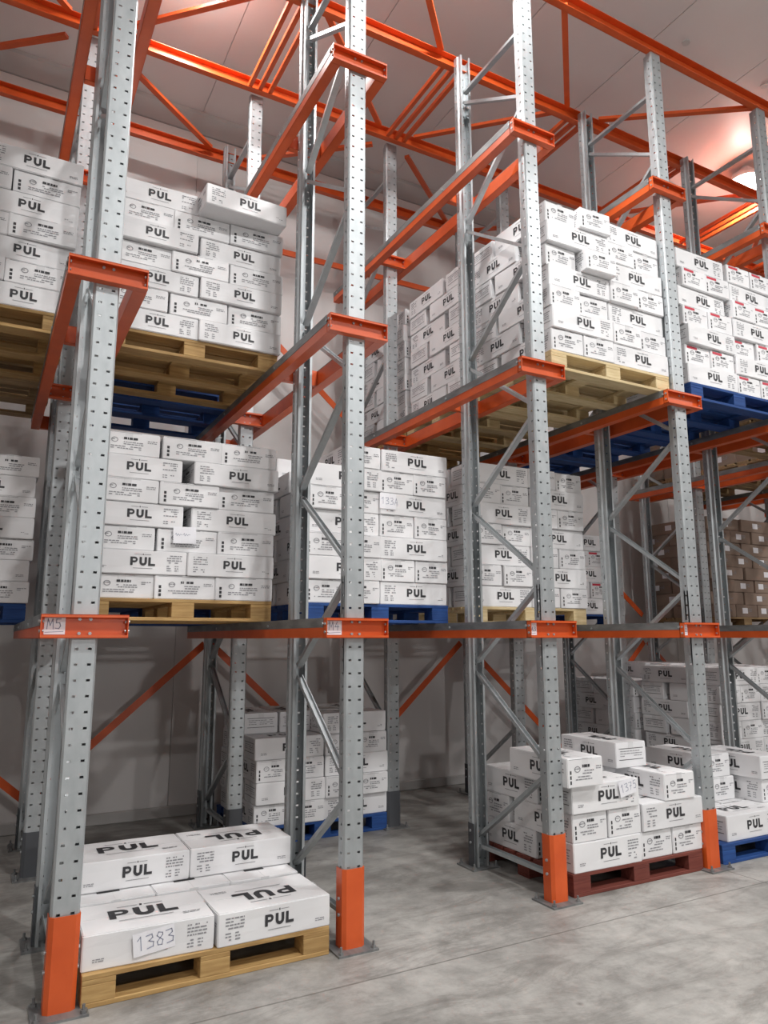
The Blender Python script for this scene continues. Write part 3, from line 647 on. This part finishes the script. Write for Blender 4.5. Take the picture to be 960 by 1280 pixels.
# added floodlight, unseen behind the camera, for low light on racks and back wall
t = empty('added_flood_light', (2.6, -14.4, 3.9), 'added fill floodlight outside the frame, across the aisle', 'lamp')
b = MB(); b.box(-.22, .22, -.10, 0, -.16, .16); b.box(-.03, .03, -.34, -.10, -.03, .03); put('housing', b.mesh('added_flood_housing', ['grey_paint'], .01), t)
b = MB(); b.box(-.03, .03, -.42, -.34, -3.9, .12); put('added_pole', b.mesh('added_pole', ['grey_paint']), t)
b = MB(); b.box(-.19, .19, .001, .006, -.13, .13); put('lens', b.mesh('added_flood_lens', ['lamp']), t)
ld = bpy.data.lights.new('added_flood', 'AREA'); ld.shape = 'RECTANGLE'; ld.size = .38; ld.size_y = .26; ld.energy = 190; ld.color = (1, .99, .98)
lo = bpy.data.objects.new('added_flood', ld); C.objects.link(lo); lo.parent = t; lo.location = (0, .012, 0); lo.rotation_euler = (PI/2, 0, PI)
lo.rotation_euler = Vector((.05, 1, 0)).to_track_quat('-Z', 'Z').to_euler()

# ------------------------------------------------------------------ leave out cartons that nothing of the photograph (or a step beside it) shows
from mathutils.bvhtree import BVHTree
bpy.context.view_layer.update()
cam0 = CAM.matrix_world.translation.copy(); rt = CAM.matrix_world.to_3x3().col[0]
inv = CAM.matrix_world.inverted()
vv, ff = [], []
for (o, d, kd) in CART:
    i = len(vv); Mx = o.matrix_world; e = .003
    for z in (e, d[2]-e):
        for x, y in ((-1, -1), (1, -1), (1, 1), (-1, 1)): vv.append(Mx @ Vector((x*(d[0]/2-e), y*(d[1]/2-e), z)))
    for q in ((0, 3, 2, 1), (4, 5, 6, 7), (0, 1, 5, 4), (1, 2, 6, 5), (2, 3, 7, 6), (3, 0, 4, 7)): ff.append([i+k for k in q])
for o in list(C.objects):
    if o.name.startswith('pallet') and not o.name.startswith('pallet_rail') and o.type == 'EMPTY':
        i = len(vv); Mx = o.matrix_world
        for z in (.09, .137):
            for x, y in ((-1, -1), (1, -1), (1, 1), (-1, 1)): vv.append(Mx @ Vector((x*.6, y*.5, z)))
        for q in ((0, 3, 2, 1), (4, 5, 6, 7), (0, 1, 5, 4), (1, 2, 6, 5), (2, 3, 7, 6), (3, 0, 4, 7)): ff.append([i+k for k in q])
TREE = BVHTree.FromPolygons(vv, ff)
def shown(o, dim, cpos):
    L, Wd, H, _ = dim; Mx = o.matrix_world; R3 = Mx.to_3x3(); sc = 0.
    for (n, ctr, U, V) in (((0, -1, 0), (0, -Wd/2, H/2), (L, 0, 0), (0, 0, H)), ((0, 1, 0), (0, Wd/2, H/2), (L, 0, 0), (0, 0, H)),
                           ((1, 0, 0), (L/2, 0, H/2), (0, Wd, 0), (0, 0, H)), ((-1, 0, 0), (-L/2, 0, H/2), (0, Wd, 0), (0, 0, H)),
                           ((0, 0, 1), (0, 0, H), (L, 0, 0), (0, Wd, 0)), ((0, 0, -1), (0, 0, 0), (L, 0, 0), (0, Wd, 0))):
        nw = R3 @ Vector(n); cc = Mx @ Vector(ctr); d = cpos-cc
        cs = nw.dot(d)/d.length
        if cs <= 0: continue
        area = Vector(U).length*Vector(V).length*cs/d.length_squared; hit = 0
        for u in (-.46, -.23, 0, .23, .46):
            for v in (-.42, 0, .42):
                w = Mx @ (Vector(ctr)+Vector(U)*u+Vector(V)*v); q = inv @ w
                if q.z > -.1 or abs(q.x/-q.z) > .53 or abs(q.y/-q.z) > .70: continue
                d2 = w-cpos; L2 = d2.length; h = TREE.ray_cast(cpos, d2/L2, L2-.02)
                if h[0] is None: hit += 1
        sc += area*hit/15
    return sc
score = {}
for k, (o, d, kd) in enumerate(CART):
    a = shown(o, d, cam0); b_ = max(shown(o, d, cam0+rt*.4), shown(o, d, cam0-rt*.4))
    if a > 0 or b_ > 0: score[k] = a+b_*.01
white = sorted((k for k in score if CART[k][2] != 'K'), key=lambda k: -score[k])
keep = set(white[:300]) | set(k for k in score if CART[k][2] == 'K')
for k, (o, d, kd) in enumerate(CART):
    if k in keep: continue
    for ch in list(o.children): bpy.data.objects.remove(ch)
    bpy.data.objects.remove(o)
